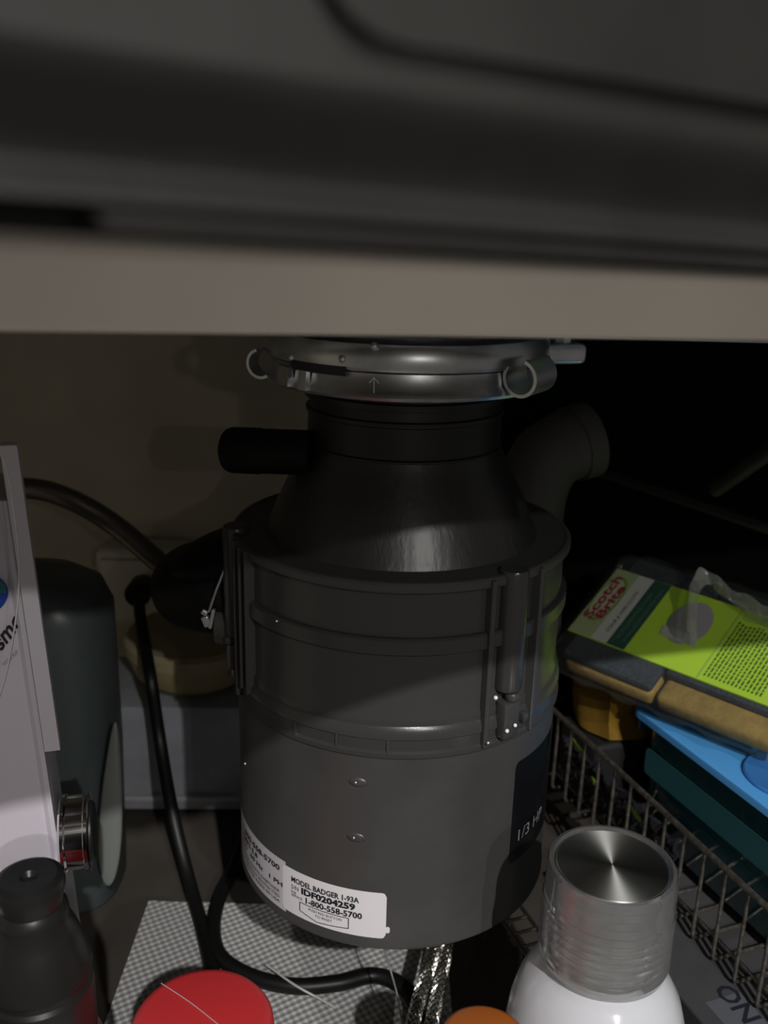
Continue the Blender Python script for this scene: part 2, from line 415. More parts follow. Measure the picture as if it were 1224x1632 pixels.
# arrow stamped on the ring
ph, t0 = cyl_hit(597, 614, RF - 0.0015); s0 = ph * RF
def ringpt(s, t, e=0.0002): return cyl(s / RF, RF - 0.0016 + e, t)
def stroke(pts, wd, fn):
    bm = bmesh.new()
    for (a, b) in zip(pts[:-1], pts[1:]):
        a = Vector(a); b = Vector(b); d = (b - a).normalized(); n = Vector((-d.y, d.x)) * wd / 2
        bm.faces.new([bm.verts.new(fn(*p)) for p in (a - n, b - n, b + n, a + n)])
    return bm
arf = lambda s, t: ringpt(s0 + s, t0 + t, 0.0012)
obj('stamped_arrow', merge([stroke([(0, -0.003), (0, 0.0032)], 0.0004, arf), stroke([(-0.002, 0.001), (0, 0.0032), (0.002, 0.001)], 0.0004, arf)]), mat('arrow_mark', (0.7, 0.72, 0.72), 0.4), rg)
# discharge outlet: grey sleeve, black elbow, clamp
obj('outlet_sleeve', tube(spline([P(430, 1004, 0.43), P(405, 998, 0.43), P(350, 992, 0.432)], 5), 0.0105, 24), M_grey, disp, 40)
pts = spline([P(420, 960, 0.445), P(385, 955, 0.445), P(345, 945, 0.45), P(302, 938, 0.468), P(308, 915, 0.52), P(345, 900, 0.59)], 7)
n = len(pts)
rad = [0.0185 + 0.0025 * S(math.pi * min(1, 1.3 * i / n)) for i in range(n)]
obj('discharge_elbow', tube(pts, rad, 28), M_jet, disp, 50)
bm = bmesh.new(); bmesh.ops.create_uvsphere(bm, u_segments=28, v_segments=16, radius=1)
c = P(392, 872, 0.455)
for v in bm.verts: v.co = c + Vector((v.co.x * 0.040, v.co.y * 0.03, v.co.z * 0.012))
for v in bm.verts: v.co.z += (v.co.x - c.x) * 0.28
obj('outlet_flange', bm, M_jet, disp, 60)
obj('clamp_wire', tube([P(333, 975, 0.4245), P(345, 940, 0.423), P(363, 895, 0.4225), P(372, 870, 0.427)], 0.0008, 8), M_steel, disp, 60)
cp = P(329, 990, 0.4235)
bm = box(cp, (0.0036, 0.003, 0.0054), Matrix.Rotation(R(-20), 3, 'Y'), 0.0006)
add_box(bm, cp + Vector((0.0028, -0.0004, 0.0016)), (0.0018, 0.003, 0.0100), Matrix.Rotation(R(12), 3, 'Y'), 0.0005)
add_box(bm, cp + Vector((-0.0008, 0, 0.0046)), (0.0030, 0.002, 0.0026), Matrix.Rotation(R(30), 3, 'Y'), 0.0005)
obj('clamp_buckle', bm, mat('bright_steel', (0.5, 0.5, 0.5), 0.3, 0.6), disp)

# stickers on the can
def canpt(s, t, e=0.0003): return cyl(s / RC, RC + e, t)
def patch(pts_fn, s0, s1, t0, t1, ns, e=0.00025, r=0.0):
    """curved rectangular sticker with rounded right corners"""
    bm = bmesh.new(); rows = []
    for k in range(ns + 1):
        s = s0 + (s1 - s0) * k / ns
        a, b = t0, t1
        if r > 0 and s > s1 - r:
            d = r - math.sqrt(max(0, r * r - (s - (s1 - r)) ** 2)); a += d; b -= d
        if r > 0 and s < s0 + r:
            d = r - math.sqrt(max(0, r * r - ((s0 + r) - s) ** 2)); a += d; b -= d
        rows.append((bm.verts.new(canpt(s, a, e)), bm.verts.new(canpt(s, b, e))))
    for A, B in zip(rows[:-1], rows[1:]): bm.faces.new((A[0], B[0], B[1], A[1]))
    return bm
sR = R(-2.0) * RC; sM = R(-39) * RC; sL = R(-112) * RC
zt, zb = 0.1312, 0.1064
sl = obj('serial_label', patch(None, sM - 0.002, sR, zb, zt, 60, 0.0003, 0.0022), M_paper, can)
sl['label'] = 'white sticker with model and serial number'
dotb = patch(None, sR - 0.0002, sR + 0.0018, zb + 0.003, zb + 0.0066, 12, 0.00028, 0.0010)
obj('label_tab', dotb, M_paper, can)
rl = obj('rating_label', patch(None, sL, sM, zb - 0.0016, zt + 0.0016, 60, 0.00022), mat('rating_sticker', (0.66, 0.64, 0.68), 0.4), can)
tf = lambda s, t: canpt(s, t, 0.0006)
W = sR - sM
def fit_text(txt, x, y, width, size, fn=tf, bold=0.0):
    b = text_bm(txt, 1.0, lambda u, v: Vector((u, v, 0)))
    wd = max(v.co.x for v in b.verts); b.free()
    return text_bm(txt, size, fn, x, y, sx=width / (wd * size), bold=bold)
tx = [fit_text('MODEL BADGER 1-93A', sM + W * 0.075, zt - 0.0066, W * 0.68, 0.0040, bold=0.00012),
      fit_text('S/N', sM + W * 0.075, zt - 0.0106, W * 0.085, 0.0034),
      fit_text('IDF0204259', sM + W * 0.19, zt - 0.0108, W * 0.53, 0.0046, bold=0.00022),
      fit_text('FOR', sM + W * 0.075, zt - 0.0130, W * 0.06, 0.0020),
      fit_text('SERVICE', sM + W * 0.075, zt - 0.0146, W * 0.13, 0.0020),
      fit_text('1-800-558-5700', sM + W * 0.225, zt - 0.0151, W * 0.56, 0.0044, bold=0.00014),
      fit_text('PUSH RED BUTTON', sM + W * 0.27, zt - 0.0184, W * 0.33, 0.0019),
      fit_text('TO RESET', sM + W * 0.34, zt - 0.0206, W * 0.17, 0.0019)]
pent = [(0.175, -0.0160), (0.665, -0.0160), (0.665, -0.0216), (0.36, -0.0232), (0.175, -0.0206), (0.175, -0.0160)]
pent = [(sM + W * a, zt + b) for a, b in pent]
fine = []
for a, b in zip(pent[:-1], pent[1:]):
    for k in range(6): fine.append((a[0] + (b[0] - a[0]) * k / 6, a[1] + (b[1] - a[1]) * k / 6))
fine.append(pent[-1])
tx.append(stroke(fine, 0.00042, tf))
obj('serial_print', merge(tx), M_ink, sl)
wl = R(34) * RC
tx = [fit_text('1-800-558-5700', sM - wl * 0.92, zt - 0.0050, wl * 0.84, 0.0042, bold=0.00014),
      fit_text('AMPS 5.8', sM - wl * 0.92, zt - 0.0092, wl * 0.45, 0.0036, bold=0.0001),
      fit_text('115   60 Hz   1 PH', sM - wl * 0.92, zt - 0.0132, wl * 0.88, 0.0034, bold=0.0001)]
for k, t in enumerate(('FOOD WASTE DISPOSER', 'THERMALLY PROTECTED', 'MOTOR MADE IN USA')):
    tx.append(fit_text(t, sM - wl * (0.9 - 0.05 * k), zt - 0.0176 - 0.0028 * k, wl * (0.82 - 0.05 * k), 0.0024))
for k in range(7):
    tx.append(stroke([(sM - wl * 1.45 + 0.003 * S(k * 2.2), zt - 0.004 - 0.003 * k), (sM - wl * 1.05, zt - 0.004 - 0.003 * k)], 0.0011, tf))
obj('rating_print', merge(tx), mat('grey_ink', (0.05, 0.05, 0.06), 0.5), rl)
# black power badge
ph0 = R(43.0) * RC; ph1 = R(88) * RC
bz1 = P(790, 1215, 0.3777).z; bz0 = P(783, 1378, 0.3777).z
bd = obj('power_badge', patch(None, ph0, ph1, bz0, bz1, 60, 0.0003, 0.003), mat('badge_black', (0.006, 0.006, 0.008), 0.18), can)
bd['label'] = 'glossy black badge reading 1/3 HP'
obj('badge_print', fit_text('1/3 HP', ph0 + 0.0035, P(797, 1344, 0.379).z, 0.027, 0.0088), mat('badge_grey', (0.3, 0.3, 0.3), 0.4), bd)
# glints of water drops on the housing, painted in as white beads
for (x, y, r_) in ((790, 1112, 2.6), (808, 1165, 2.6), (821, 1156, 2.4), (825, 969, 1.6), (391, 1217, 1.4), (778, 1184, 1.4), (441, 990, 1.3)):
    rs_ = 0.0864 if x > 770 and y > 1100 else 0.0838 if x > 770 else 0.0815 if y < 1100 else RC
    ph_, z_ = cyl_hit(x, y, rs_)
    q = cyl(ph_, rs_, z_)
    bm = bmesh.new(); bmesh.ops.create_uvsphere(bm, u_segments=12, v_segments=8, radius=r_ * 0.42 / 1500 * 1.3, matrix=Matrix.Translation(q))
    obj('drop_glint', bm, mat('glint_white', (0.95, 0.95, 0.95), 0.25), housing, 60)

# ------------------------------------------------------------------ shelf liner on the floor
m = bpy.data.materials.new('woven_liner'); m.use_nodes = True
nt = m.node_tree; b = nt.nodes['Principled BSDF']; b.inputs['Roughness'].default_value = 0.55
tc = nt.nodes.new('ShaderNodeTexCoord'); mp = nt.nodes.new('ShaderNodeMapping'); mp.inputs['Rotation'].default_value = (0, 0, R(14))
nt.links.new(tc.outputs['Object'], mp.inputs['Vector'])
sep = nt.nodes.new('ShaderNodeSeparateXYZ'); nt.links.new(mp.outputs['Vector'], sep.inputs[0])
def mth(op, a, b_=None):
    n_ = nt.nodes.new('ShaderNodeMath'); n_.operation = op
    for i, v in enumerate((a, b_)):
        if v is None: continue
        if isinstance(v, (int, float)): n_.inputs[i].default_value = v
        else: nt.links.new(v, n_.inputs[i])
    return n_.outputs[0]
sxx = mth('SINE', mth('MULTIPLY', sep.outputs[0], 2 * math.pi / 0.0054)); syy = mth('SINE', mth('MULTIPLY', sep.outputs[1], 2 * math.pi / 0.0058))
dots = mth('ADD', mth('MULTIPLY', mth('MULTIPLY', sxx, syy), 0.5), 0.5)
rp = nt.nodes.new('ShaderNodeValToRGB'); rp.color_ramp.elements[0].position = 0.25; rp.color_ramp.elements[0].color = (0.30, 0.305, 0.30, 1)
rp.color_ramp.elements[1].position = 0.8; rp.color_ramp.elements[1].color = (0.58, 0.59, 0.58, 1)
nt.links.new(dots, rp.inputs[0]); nt.links.new(rp.outputs[0], b.inputs['Base Color'])
bp = nt.nodes.new('ShaderNodeBump'); bp.inputs['Distance'].default_value = 0.0008; nt.links.new(dots, bp.inputs['Height']); nt.links.new(bp.outputs['Normal'], b.inputs['Normal'])
def sheet(x0, x1, y0, y1, z, t, amp):
    bm = bmesh.new(); nx, ny = 30, 24
    g = [[bm.verts.new((x0 + (x1 - x0) * i / nx, y0 + (y1 - y0) * j / ny, z + t + amp * (0.5 + 0.5 * S(i * 0.9 + j * 0.35)))) for i in range(nx + 1)] for j in range(ny + 1)]
    for j in range(ny):
        for i in range(nx): bm.faces.new((g[j][i], g[j][i + 1], g[j + 1][i + 1], g[j + 1][i]))
    r = bmesh.ops.extrude_face_region(bm, geom=list(bm.faces))
    for v in r['geom']:
        if isinstance(v, bmesh.types.BMVert): v.co.z = z
    return bm
tag(obj('shelf_liner', sheet(-0.145, 0.045, 0.12, 0.505, -0.002, 0.0018, 0.0004), m, smooth=40, base=(-0.17, 0.35, -0.002)), 'grey woven non-slip liner with raised dots on the cabinet floor', 'shelf liner')
LZ = 0.0002

# ------------------------------------------------------------------ left side things
# white filter unit, turned so that its right side is nearly edge-on
WY = R(17)
HF = 0.36
w0 = P(4, 722, HF)
wb = thing('water_filter_unit', 'white upright plastic filter unit with blue round logo and chrome knob', 'filter unit', (w0.x - 0.05, HF + 0.015, LZ))
wu, wv = Vector((C_(WY), S(WY), 0)), Vector((-S(WY), C_(WY), 0))
LEAN = 0.046
def wbf(u, v, d): return Vector((w0.x, HF, 0)) + wu * (u + (0.3335 - d) * LEAN) + wv * v + Vector((0, 0, d))
zf = P(80, 1200, HF).z; ztop = 0.3335
def won(x, y):
    d = ray(x, y); o = Vector((0, 0, ZC)); nn_ = -wv
    q = o + d * ((Vector((w0.x, HF, 0)) - o).dot(nn_) / d.dot(nn_)); return (q - Vector((w0.x, HF, 0))).dot(wu) - (0.3335 - q.z) * LEAN, q.z
obj('shell', prism([(-0.14, 0.006), (-0.006, 0.006), (-0.0035, 0.0035), (-0.0015, 0.0035), (-0.0015, 0.05), (-0.14, 0.05)], wbf, LZ, ztop - 0.024, 0.0), M_white, wb)
obj('side_panel', prism([(-0.0008, -0.001), (0.0056, -0.001), (0.0056, 0.006), (-0.0008, 0.006)], wbf, zf, ztop, 0.0006), mat('white_flap', (0.60, 0.58, 0.63), 0.4), wb)
# bowed front cover
bm = bmesh.new(); A = []; B = []
for k in range(17):
    u = -0.0045 - 0.13 * k / 16; v = 0.006 - 0.010 * math.sin(math.pi * (k / 16)) ** 0.5
    A.append((u, v))
obj('front_cover', prism(A + [(-0.1345, 0.008), (-0.0045, 0.008)], wbf, LZ + 0.02, ztop - 0.002, 0.001), M_white, wb, 40)
def wface(u, z, e):
    k = max(0, min(1, (-u - 0.0045) / 0.13)); v = 0.006 - 0.010 * math.sin(math.pi * k) ** 0.5
    return wbf(u, v - e, z)
cu0, cz0 = won(-25, 948)
bm = bmesh.new(); rr_ = 0.0088
ring = [[bm.verts.new(wface(cu0 + rr_ * q / 5 * C_(2 * math.pi * k / 40), cz0 + rr_ * q / 5 * S(2 * math.pi * k / 40), 0.0004)) for k in range(40)] for q in range(1, 6)]
bm.faces.new(ring[0])
for A, B in zip(ring[:-1], ring[1:]):
    for k in range(40): bm.faces.new((A[k], A[(k + 1) % 40], B[(k + 1) % 40], B[k]))
lo = obj('logo_disc', bm, mat('logo_blue', (0.01, 0.06, 0.35), 0.4), wb)
bm = bmesh.new(); bm.faces.new([bm.verts.new(wface(cu0 + a, cz0 + b_, 0.0007)) for a, b_ in ((0.0015, 0.0005), (0.0080, -0.0012), (0.0082, 0.0022), (0.0070, 0.0048), (0.003, 0.0046))])
obj('logo_land', bm, mat('logo_green', (0.02, 0.16, 0.18), 0.4), lo)
cu1, cz1 = won(1, 1040)
obj('logo_lettering', text_bm('smo', 0.0115, lambda u, v: wface(cu1 + u * 0.62, cz1 + v, 0.0006), ang=R(34), bold=0.0003), M_ink, wb)
cu2, cz2 = won(6, 1064)
obj('small_lettering', text_bm('water', 0.0035, lambda u, v: wface(cu2 + u, cz2 + v, 0.0006), ang=R(36)), mat('pale_ink', (0.3, 0.3, 0.32), 0.5), wb)
k0 = P(100, 1328, 0.372); ka = Vector((0.95, 0.22, 0.0)).normalized()
kn = obj('chrome_knob', lathe([(0.0, -0.004), (0.006, -0.004), (0.006, -0.0005), (0.0167, -0.0005), (0.0176, 0.0004), (0.0176, 0.0018), (0.0167, 0.0026), (0.0167, 0.0100), (0.0176, 0.0106), (0.0176, 0.0120), (0.0160, 0.0127), (0.0138, 0.0125), (0.0138, 0.011), (0, 0.011)], k0, ka, seg=48), M_chrome, wb, 30)
obj('knob_insert', lathe([(0, 0.0112), (0.0135, 0.0112), (0.0135, 0.0135), (0.0125, 0.0142), (0, 0.0142)], k0, ka, seg=40), M_black, kn, 30)
# loose white strand hanging in front
tag(obj('white_strand', tube(spline([P(-20, 690, 0.345), P(8, 740, 0.345), P(25, 840, 0.345), P(30, 930, 0.345), P(20, 1020, 0.345), P(0, 1105, 0.345), P(-40, 1200, 0.345)], 8), 0.00035, 6), mat('strand', (0.8, 0.8, 0.8), 0.3), smooth=60, base=P(30, 930, 0.345)), 'thin white plastic strand curving down the front of the filter unit', 'strand')

# translucent jug behind
jc = Vector((-0.206, 0.520, LZ))
jug = thing('detergent_jug', 'translucent plastic jug of dark teal liquid behind the white filter unit', 'jug', jc)
def loft(sections, fn, n=32, p=3.0):
    bm = bmesh.new(); rows = []
    for (z, a, b, ox, oy) in sections:
        rows.append([bm.verts.new(fn(ox + a * math.copysign(abs(C_(t)) ** (2 / p), C_(t)), oy + b * math.copysign(abs(S(t)) ** (2 / p), S(t)), z)) for t in [2 * math.pi * k / n for k in range(n)]])
    for A, B in zip(rows[:-1], rows[1:]):
        for k in range(n): bm.faces.new((A[k], A[(k + 1) % n], B[(k + 1) % n], B[k]))
    bm.faces.new(rows[0][::-1]); bm.faces.new(rows[-1])
    return bm
jf = lambda u, v, z: jc + Vector((u, v, z))
M_jug = mat('jug_plastic', (0.13, 0.16, 0.165), 0.35, trans=0.4, var=0.05)
obj('body', loft([(0.0, 0.036, 0.03, 0, 0), (0.004, 0.040, 0.034, 0, 0), (0.10, 0.043, 0.036, 0, 0), (0.196, 0.043, 0.036, 0, 0), (0.210, 0.039, 0.033, -0.002, 0), (0.217, 0.030, 0.028, -0.008, 0), (0.220, 0.016, 0.016, -0.018, 0), (0.226, 0.0145, 0.0145, -0.018, 0)], jf), M_jug, jug, 50)
obj('liquid', loft([(0.0022, 0.0347, 0.0290, 0, 0), (0.0065, 0.0383, 0.0325, 0, 0), (0.1080, 0.0415, 0.0345, 0, 0), (0.1274, 0.0415, 0.0345, 0, 0)], jf), mat('teal_liquid', (0.02, 0.06, 0.065), 0.2), jug, 50)
obj('cap', lathe([(0.0155, 0.224), (0.0165, 0.225), (0.0165, 0.240), (0.015, 0.242), (0, 0.242)], jc + Vector((-0.018, 0, 0)), seg=32), mat('cream_cap', (0.28, 0.26, 0.19), 0.5), jug, 40)
# pale solid shape standing in for the reflection on the jug's grip
pc0, pc1 = P(184, 1150, 0.482), P(172, 1412, 0.462)
ax = (pc1 - pc0); L = ax.length; ax.normalize(); sx_ = Vector((1, 0, 0)); sx_ = (sx_ - ax * sx_.dot(ax)).normalized(); nn = ax.cross(sx_)
bm = bmesh.new(); bmesh.ops.create_uvsphere(bm, u_segments=20, v_segments=20, radius=1)
for v in bm.verts:
    t = (v.co.z + 1) / 2; wd = 0.0068 * (0.55 + 0.75 * t)
    v.co = pc0 + ax * L * t + sx_ * v.co.x * wd + nn * v.co.y * 0.003
tag(obj('grip_reflection', bm, mat('reflection_grey', (0.16, 0.175, 0.165), 0.4), smooth=60, base=pc1), 'pale shape standing in for the reflection on the translucent jug', 'painted reflection')

# outlet, plug, cord -------------------------------------------------------------
oc = P(218, 938, 0.69)
outl = thing('wall_outlet', 'white electrical outlet box on the cream back wall', 'outlet', (oc.x, 0.7198, oc.z))
M_out = mat('outlet_white', (0.62, 0.60, 0.50), 0.5)
obj('box', box((oc.x + 0.006, 0.702, oc.z + 0.002), (0.074, 0.036, 0.064), None, 0.008, 4), M_out, outl, 40)
obj('face_plate', box((oc.x + 0.006, 0.682, oc.z + 0.002), (0.062, 0.004, 0.05), None, 0.0015), M_out, outl, 40)
pc = P(222, 945, 0.66)
plug = thing('power_cord', 'black flat power cord from the outlet down to the floor liner', 'cord', pc)
obj('plug_head', lathe([(0, -0.008), (0.009, -0.008), (0.0098, -0.006), (0.0095, 0.01), (0.006, 0.019), (0, 0.019)], P(222, 943, 0.658), (0, 1, 0.05), seg=24), M_cord, plug, 40)
cp_ = [P(226, 942, 0.652), P(222, 965, 0.636), P(228, 1010, 0.61), P(240, 1080, 0.575), P(255, 1180, 0.565), P(274, 1290, 0.535), P(298, 1390, 0.51), P(320, 1470, 0.478), F(338, 1545, 0.006), F(360, 1600, 0.005)]
obj('lead', tube(spline(cp_, 8), 0.0042, 12, flat=0.6), M_cord, plug, 60)
cp_ = [F(392, 1330, 0.005), F(372, 1385, 0.006), F(350, 1430, 0.007), F(340, 1480, 0.006), F(352, 1525, 0.005), F(400, 1556, 0.005), F(470, 1572, 0.005), F(540, 1567, 0.005), F(600, 1555, 0.005), F(650, 1580, 0.005), F(672, 1640, 0.005)]
tag(obj('floor_cable', tube(spline(cp_, 8), 0.0046, 12), M_cord, smooth=60, base=F(400, 1556, LZ)), 'black cable looping over the floor liner below the disposal', 'cable')

# dark metal hose arching behind
hp = [P(-60, 790, 0.60), P(40, 778, 0.60), P(110, 795, 0.60), P(180, 835, 0.60), P(250, 893, 0.585), P(300, 935, 0.565)]
tag(obj('drain_hose', tube(spline(hp, 8), 0.0072, 16), mat('dark_metal_hose', (0.16, 0.145, 0.13), 0.3, 0.6), smooth=60, base=hp[2]), 'dark glossy hose arching past the outlet toward the disposal', 'hose')

# slate box and cream tub at the back
sb = thing('slate_box', 'dark slate grey storage box at the back under the cream tub', 'box', (-0.135, 0.645, LZ))
M_slate = mat('slate_plastic', (0.36, 0.375, 0.42), 0.4, var=0.1)
rot = Matrix.Rotation(R(2), 3, 'Z')
obj('body', box((-0.128, 0.645, 0.043), (0.16, 0.085, 0.0856), rot, 0.003), M_slate, sb, 40)
obj('bottom_rim', box((-0.128, 0.6435, 0.013), (0.164, 0.092, 0.004), rot, 0.001), mat('slate_rim', (0.45, 0.46, 0.48), 0.4), sb)
tc_ = Vector((-0.140, 0.648, 0.0864))
tub = thing('cream_tub', 'cream round tub with a green rim stripe on the slate box', 'tub', tc_)
obj('bowl', lathe([(0, 0), (0.0276, 0), (0.0360, 0.003), (0.0445, 0.011), (0.0488, 0.022), (0.0498, 0.030)], tc_, seg=56), mat('cream_plastic', (0.36, 0.30, 0.16), 0.5), tub, 40)
obj('lid', lathe([(0.0514, 0.028), (0.0514, 0.036), (0.0488, 0.039), (0, 0.040)], tc_, seg=56), mat('cream_lid', (0.38, 0.33, 0.2), 0.5), tub, 40)
obj('green_stripe', lathe([(0.0365, 0.0028), (0.0407, 0.0066)], tc_, seg=56), mat('green_stripe', (0.16, 0.24, 0.05), 0.5), tub)

# black spray bottle in front left
bc = P(46, 1395, 0.28); bz = bc.z
sp = thing('spray_bottle', 'red bottle with black ridged cap in front of the filter unit', 'bottle', (bc.x, bc.y, LZ))
B0 = Vector((bc.x, bc.y, 0))
obj('cap', lathe([(0, bz - 0.002), (0.002, bz - 0.0022), (0.0032, bz - 0.0004), (0.0095, bz), (0.0117, bz - 0.0012), (0.0122, bz - 0.004), (0.0112, bz - 0.0085), (0.0108, bz - 0.0115), (0.0122, bz - 0.0135), (0.0126, bz - 0.0160),
                   (0.0124, bz - 0.018), (0.0150, bz - 0.024), (0.0182, bz - 0.034), (0.0190, bz - 0.041), (0.0182, bz - 0.0425), (0.0182, bz - 0.0445), (0.0192, bz - 0.046), (0.0192, bz - 0.070), (0.0185, bz - 0.072)], B0, seg=64), mat('satin_black', (0.014, 0.014, 0.014), 0.35), sp, 30)
obj('body', lathe([(0.0188, bz - 0.071), (0.0215, bz - 0.078), (0.0225, bz - 0.09), (0.0225, LZ + 0.003), (0.020, LZ), (0, LZ)], B0, seg=64), mat('red_gloss', (0.35, 0.02, 0.025), 0.25), sp, 40)

# red lidded jar
rc = P(322, 1622, 0.30); rz = rc.z
rj = thing('red_lid_jar', 'jar with a smooth round red lid in front of the disposal', 'jar', (rc.x, rc.y, LZ))
B0 = Vector((rc.x, rc.y, 0))
M_red = mat('red_lid_plastic', (0.62, 0.035, 0.04), 0.42, bump=0.03, bscale=900)
obj('lid', lathe([(0, rz), (0.024, rz - 0.0003), (0.0268, rz - 0.0012), (0.0283, rz - 0.0035), (0.0287, rz - 0.007), (0.0287, rz - 0.022), (0.0275, rz - 0.022)], B0, seg=80), M_red, rj, 50)
obj('jar_body', lathe([(0.0272, rz - 0.021), (0.0278, rz - 0.03), (0.0278, LZ + 0.003), (0.025, LZ), (0, LZ)], B0, seg=64), mat('jar_white', (0.5, 0.48, 0.45), 0.3), rj, 40)
hs = [Vector((P(x, y, 0.27 + dh).x, P(x, y, 0.27 + dh).y, rz + 0.0006)) for x, y, dh in ((257, 1567, 0.0), (305, 1600, 0.0), (355, 1640, 0.0))]
hs = [F(x, y, rz + 0.0006) for x, y in ((257, 1567), (305, 1599), (352, 1636))]
tag(obj('hair_strand', tube(spline(hs, 6), 0.00022, 5), mat('hair', (0.55, 0.4, 0.4), 0.4), base=hs[1]), 'fine pale thread lying across the red lid', 'thread')

# orange cap bottle
oc_ = P(772, 1652, 0.275); oz = oc_.z
ob = thing('orange_cap_bottle', 'small bottle with an orange cap between braided hoses and white bottle', 'bottle', (oc_.x, oc_.y, LZ))
B0 = Vector((oc_.x, oc_.y, 0))
obj('cap', lathe([(0, oz), (0.0140, oz - 0.0004), (0.0160, oz - 0.0015), (0.0168, oz - 0.004), (0.0170, oz - 0.018), (0.0162, oz - 0.018)], B0, seg=56), mat('orange_plastic', (0.48, 0.13, 0.02), 0.45), ob, 50)
obj('body', lathe([(0.0158, oz - 0.017), (0.0182, oz - 0.022), (0.0182, LZ + 0.002), (0.017, LZ), (0, LZ)], B0, seg=48), mat('bottle_cream', (0.4, 0.36, 0.3), 0.4), ob, 40)

# white bottle with ribbed silver cap
wc = P(976, 1377, 0.32); wz = wc.z
K = 0.30 / 0.24
wbt = thing('white_bottle', 'glossy white drink bottle with a clear silver screw cap', 'bottle', (wc.x, wc.y, LZ))
B0 = Vector((wc.x, wc.y, 0))
rc_ = 0.0205 * K
body = [(0.02150, wz - 0.03750), (0.02375, wz - 0.04813), (0.02563, wz - 0.05063), (0.02937, wz - 0.05500), (0.03350, wz - 0.06250), (0.03625, wz - 0.07250), (0.03775, wz - 0.08500), (0.03850, wz - 0.10625), (0.03850, LZ + 0.004), (0.03500, LZ), (0, LZ)]
obj('body', lathe(body, B0, seg=96), mat('white_enamel', (0.72, 0.735, 0.78), 0.16, coat=0.4), wbt, 50)
cap_p = [(rc_ - 0.00275, wz - 0.00079), (rc_ - 0.00200, wz + 0.00075), (rc_ - 0.00063, wz + 0.00050), (rc_, wz - 0.00187), (rc_, wz - 0.01188), (rc_ + 0.00050, wz - 0.01313), (rc_ + 0.00050, wz - 0.01500)]
for k in range(7):
    z = wz - 0.01688 - k * 0.00375
    cap_p += [(rc_ + 0.00075, z), (rc_ + 0.00112, z - 0.00125), (rc_ + 0.00037, z - 0.00275)]
cap_p += [(rc_, wz - 0.04400), (rc_ - 0.00125, wz - 0.04500), (rc_ - 0.00225, wz - 0.04400), (rc_ - 0.00275, wz - 0.01500)]
M_clear = mat('clear_cap_plastic', (0.80, 0.81, 0.81), 0.08, trans=0.92, ior=1.45)
cp0 = obj('screw_cap', lathe(cap_p + [(rc_ - 0.00275, wz - 0.00079)], B0, seg=96), M_clear, wbt, 25)
inner = [(0.02225, wz - 0.00125)]
for k in range(11):
    z = wz - 0.00313 - k * 0.00375
    inner += [(0.02250, z), (0.02287, z - 0.00162), (0.02225, z - 0.00287)]
inner += [(0.02200, wz - 0.04400)]
M_alu = mat('brushed_aluminium', (0.80, 0.80, 0.79), 0.30, 1.0, var=0.1, vscale=200)
obj('thread_sleeve', lathe(inner, B0, seg=80), M_alu, cp0, 30)
# brushed disc: radial anisotropy
md = bpy.data.materials.new('turned_disc'); md.use_nodes = True
nt = md.node_tree; b = nt.nodes['Principled BSDF']
b.inputs['Anisotropic Rotation'].default_value = 0.25; b.inputs['Base Color'].default_value = (0.72, 0.72, 0.69, 1); b.inputs['Metallic'].default_value = 1; b.inputs['Roughness'].default_value = 0.44; b.inputs['Anisotropic'].default_value = 0.86
tg = nt.nodes.new('ShaderNodeTangent'); tg.direction_type = 'RADIAL'; tg.axis = 'Z'; nt.links.new(tg.outputs[0], b.inputs['Tangent'])
bm = lathe([(0.02237, wz - 0.00046), (0.02188, wz - 0.00016), (0.0003, wz - 0.00016), (0, wz - 0.00016)], Vector((0, 0, 0)) + B0, seg=96)
dsc = obj('cap_disc', bm, md, cp0, 30)

# ------------------------------------------------------------------ braided hoses under the disposal
M_braid = mat('braid_steel', (0.55, 0.54, 0.50), 0.28, 1.0)
def braided(name, pts, rad, label):
    sp_ = spline(pts, 14); base = sp_[-1]
    t = thing(name, label, 'hose', (base.x, base.y, max(LZ, base.z - rad)), 'braided hoses under the disposal')
    obj('core', tube(sp_, rad * 0.9, 14), mat('hose_core', (0.12, 0.115, 0.10), 0.35, 0.8), t, 60)
    # helical strands as beads along the hose
    L = sum((b_ - a_).length for a_, b_ in zip(sp_[:-1], sp_[1:]))
    bmx = bmesh.new(); N = int(L / 0.00075); cum = [0]
    for a_, b_ in zip(sp_[:-1], sp_[1:]): cum.append(cum[-1] + (b_ - a_).length)
    def at(s):
        for i in range(len(sp_) - 1):
            if cum[i + 1] >= s: break
        f = (s - cum[i]) / max(1e-9, cum[i + 1] - cum[i]); tt = (sp_[i + 1] - sp_[i]).normalized()
        return sp_[i].lerp(sp_[i + 1], f), tt
    for sgn in (-1, 1):
        for st in range(8):
            path = []
            for k in range(N):
                s = L * k / (N - 1); p, tt = at(s); x, y, _ = frame_from(tt)
                a_ = 2 * math.pi * (st / 8) + sgn * s / 0.0042
                rr = rad * (1.0 + 0.05 * S(s / 0.0042 * 8 + st * 0.8) * sgn)
                path.append(p + (x * C_(a_) + y * S(a_)) * rr)
            add_tube(bmx, path, rad * 0.15, 4)
    o = obj('braid', bmx, M_braid, t, 70); o['kind'] = 'stuff'
    return t
braided('braided_hose', [P(697, 1490, 0.44), P(684, 1540, 0.42), P(668, 1590, 0.402), P(652, 1660, 0.38)], 0.0034, 'steel braided supply hose beside the thin dull hanging wire')
braided('braided_hose', [P(716, 1490, 0.445), P(706, 1540, 0.426), P(696, 1590, 0.408), P(682, 1660, 0.386)], 0.0034, 'steel braided supply hose on the side next to the orange cap')
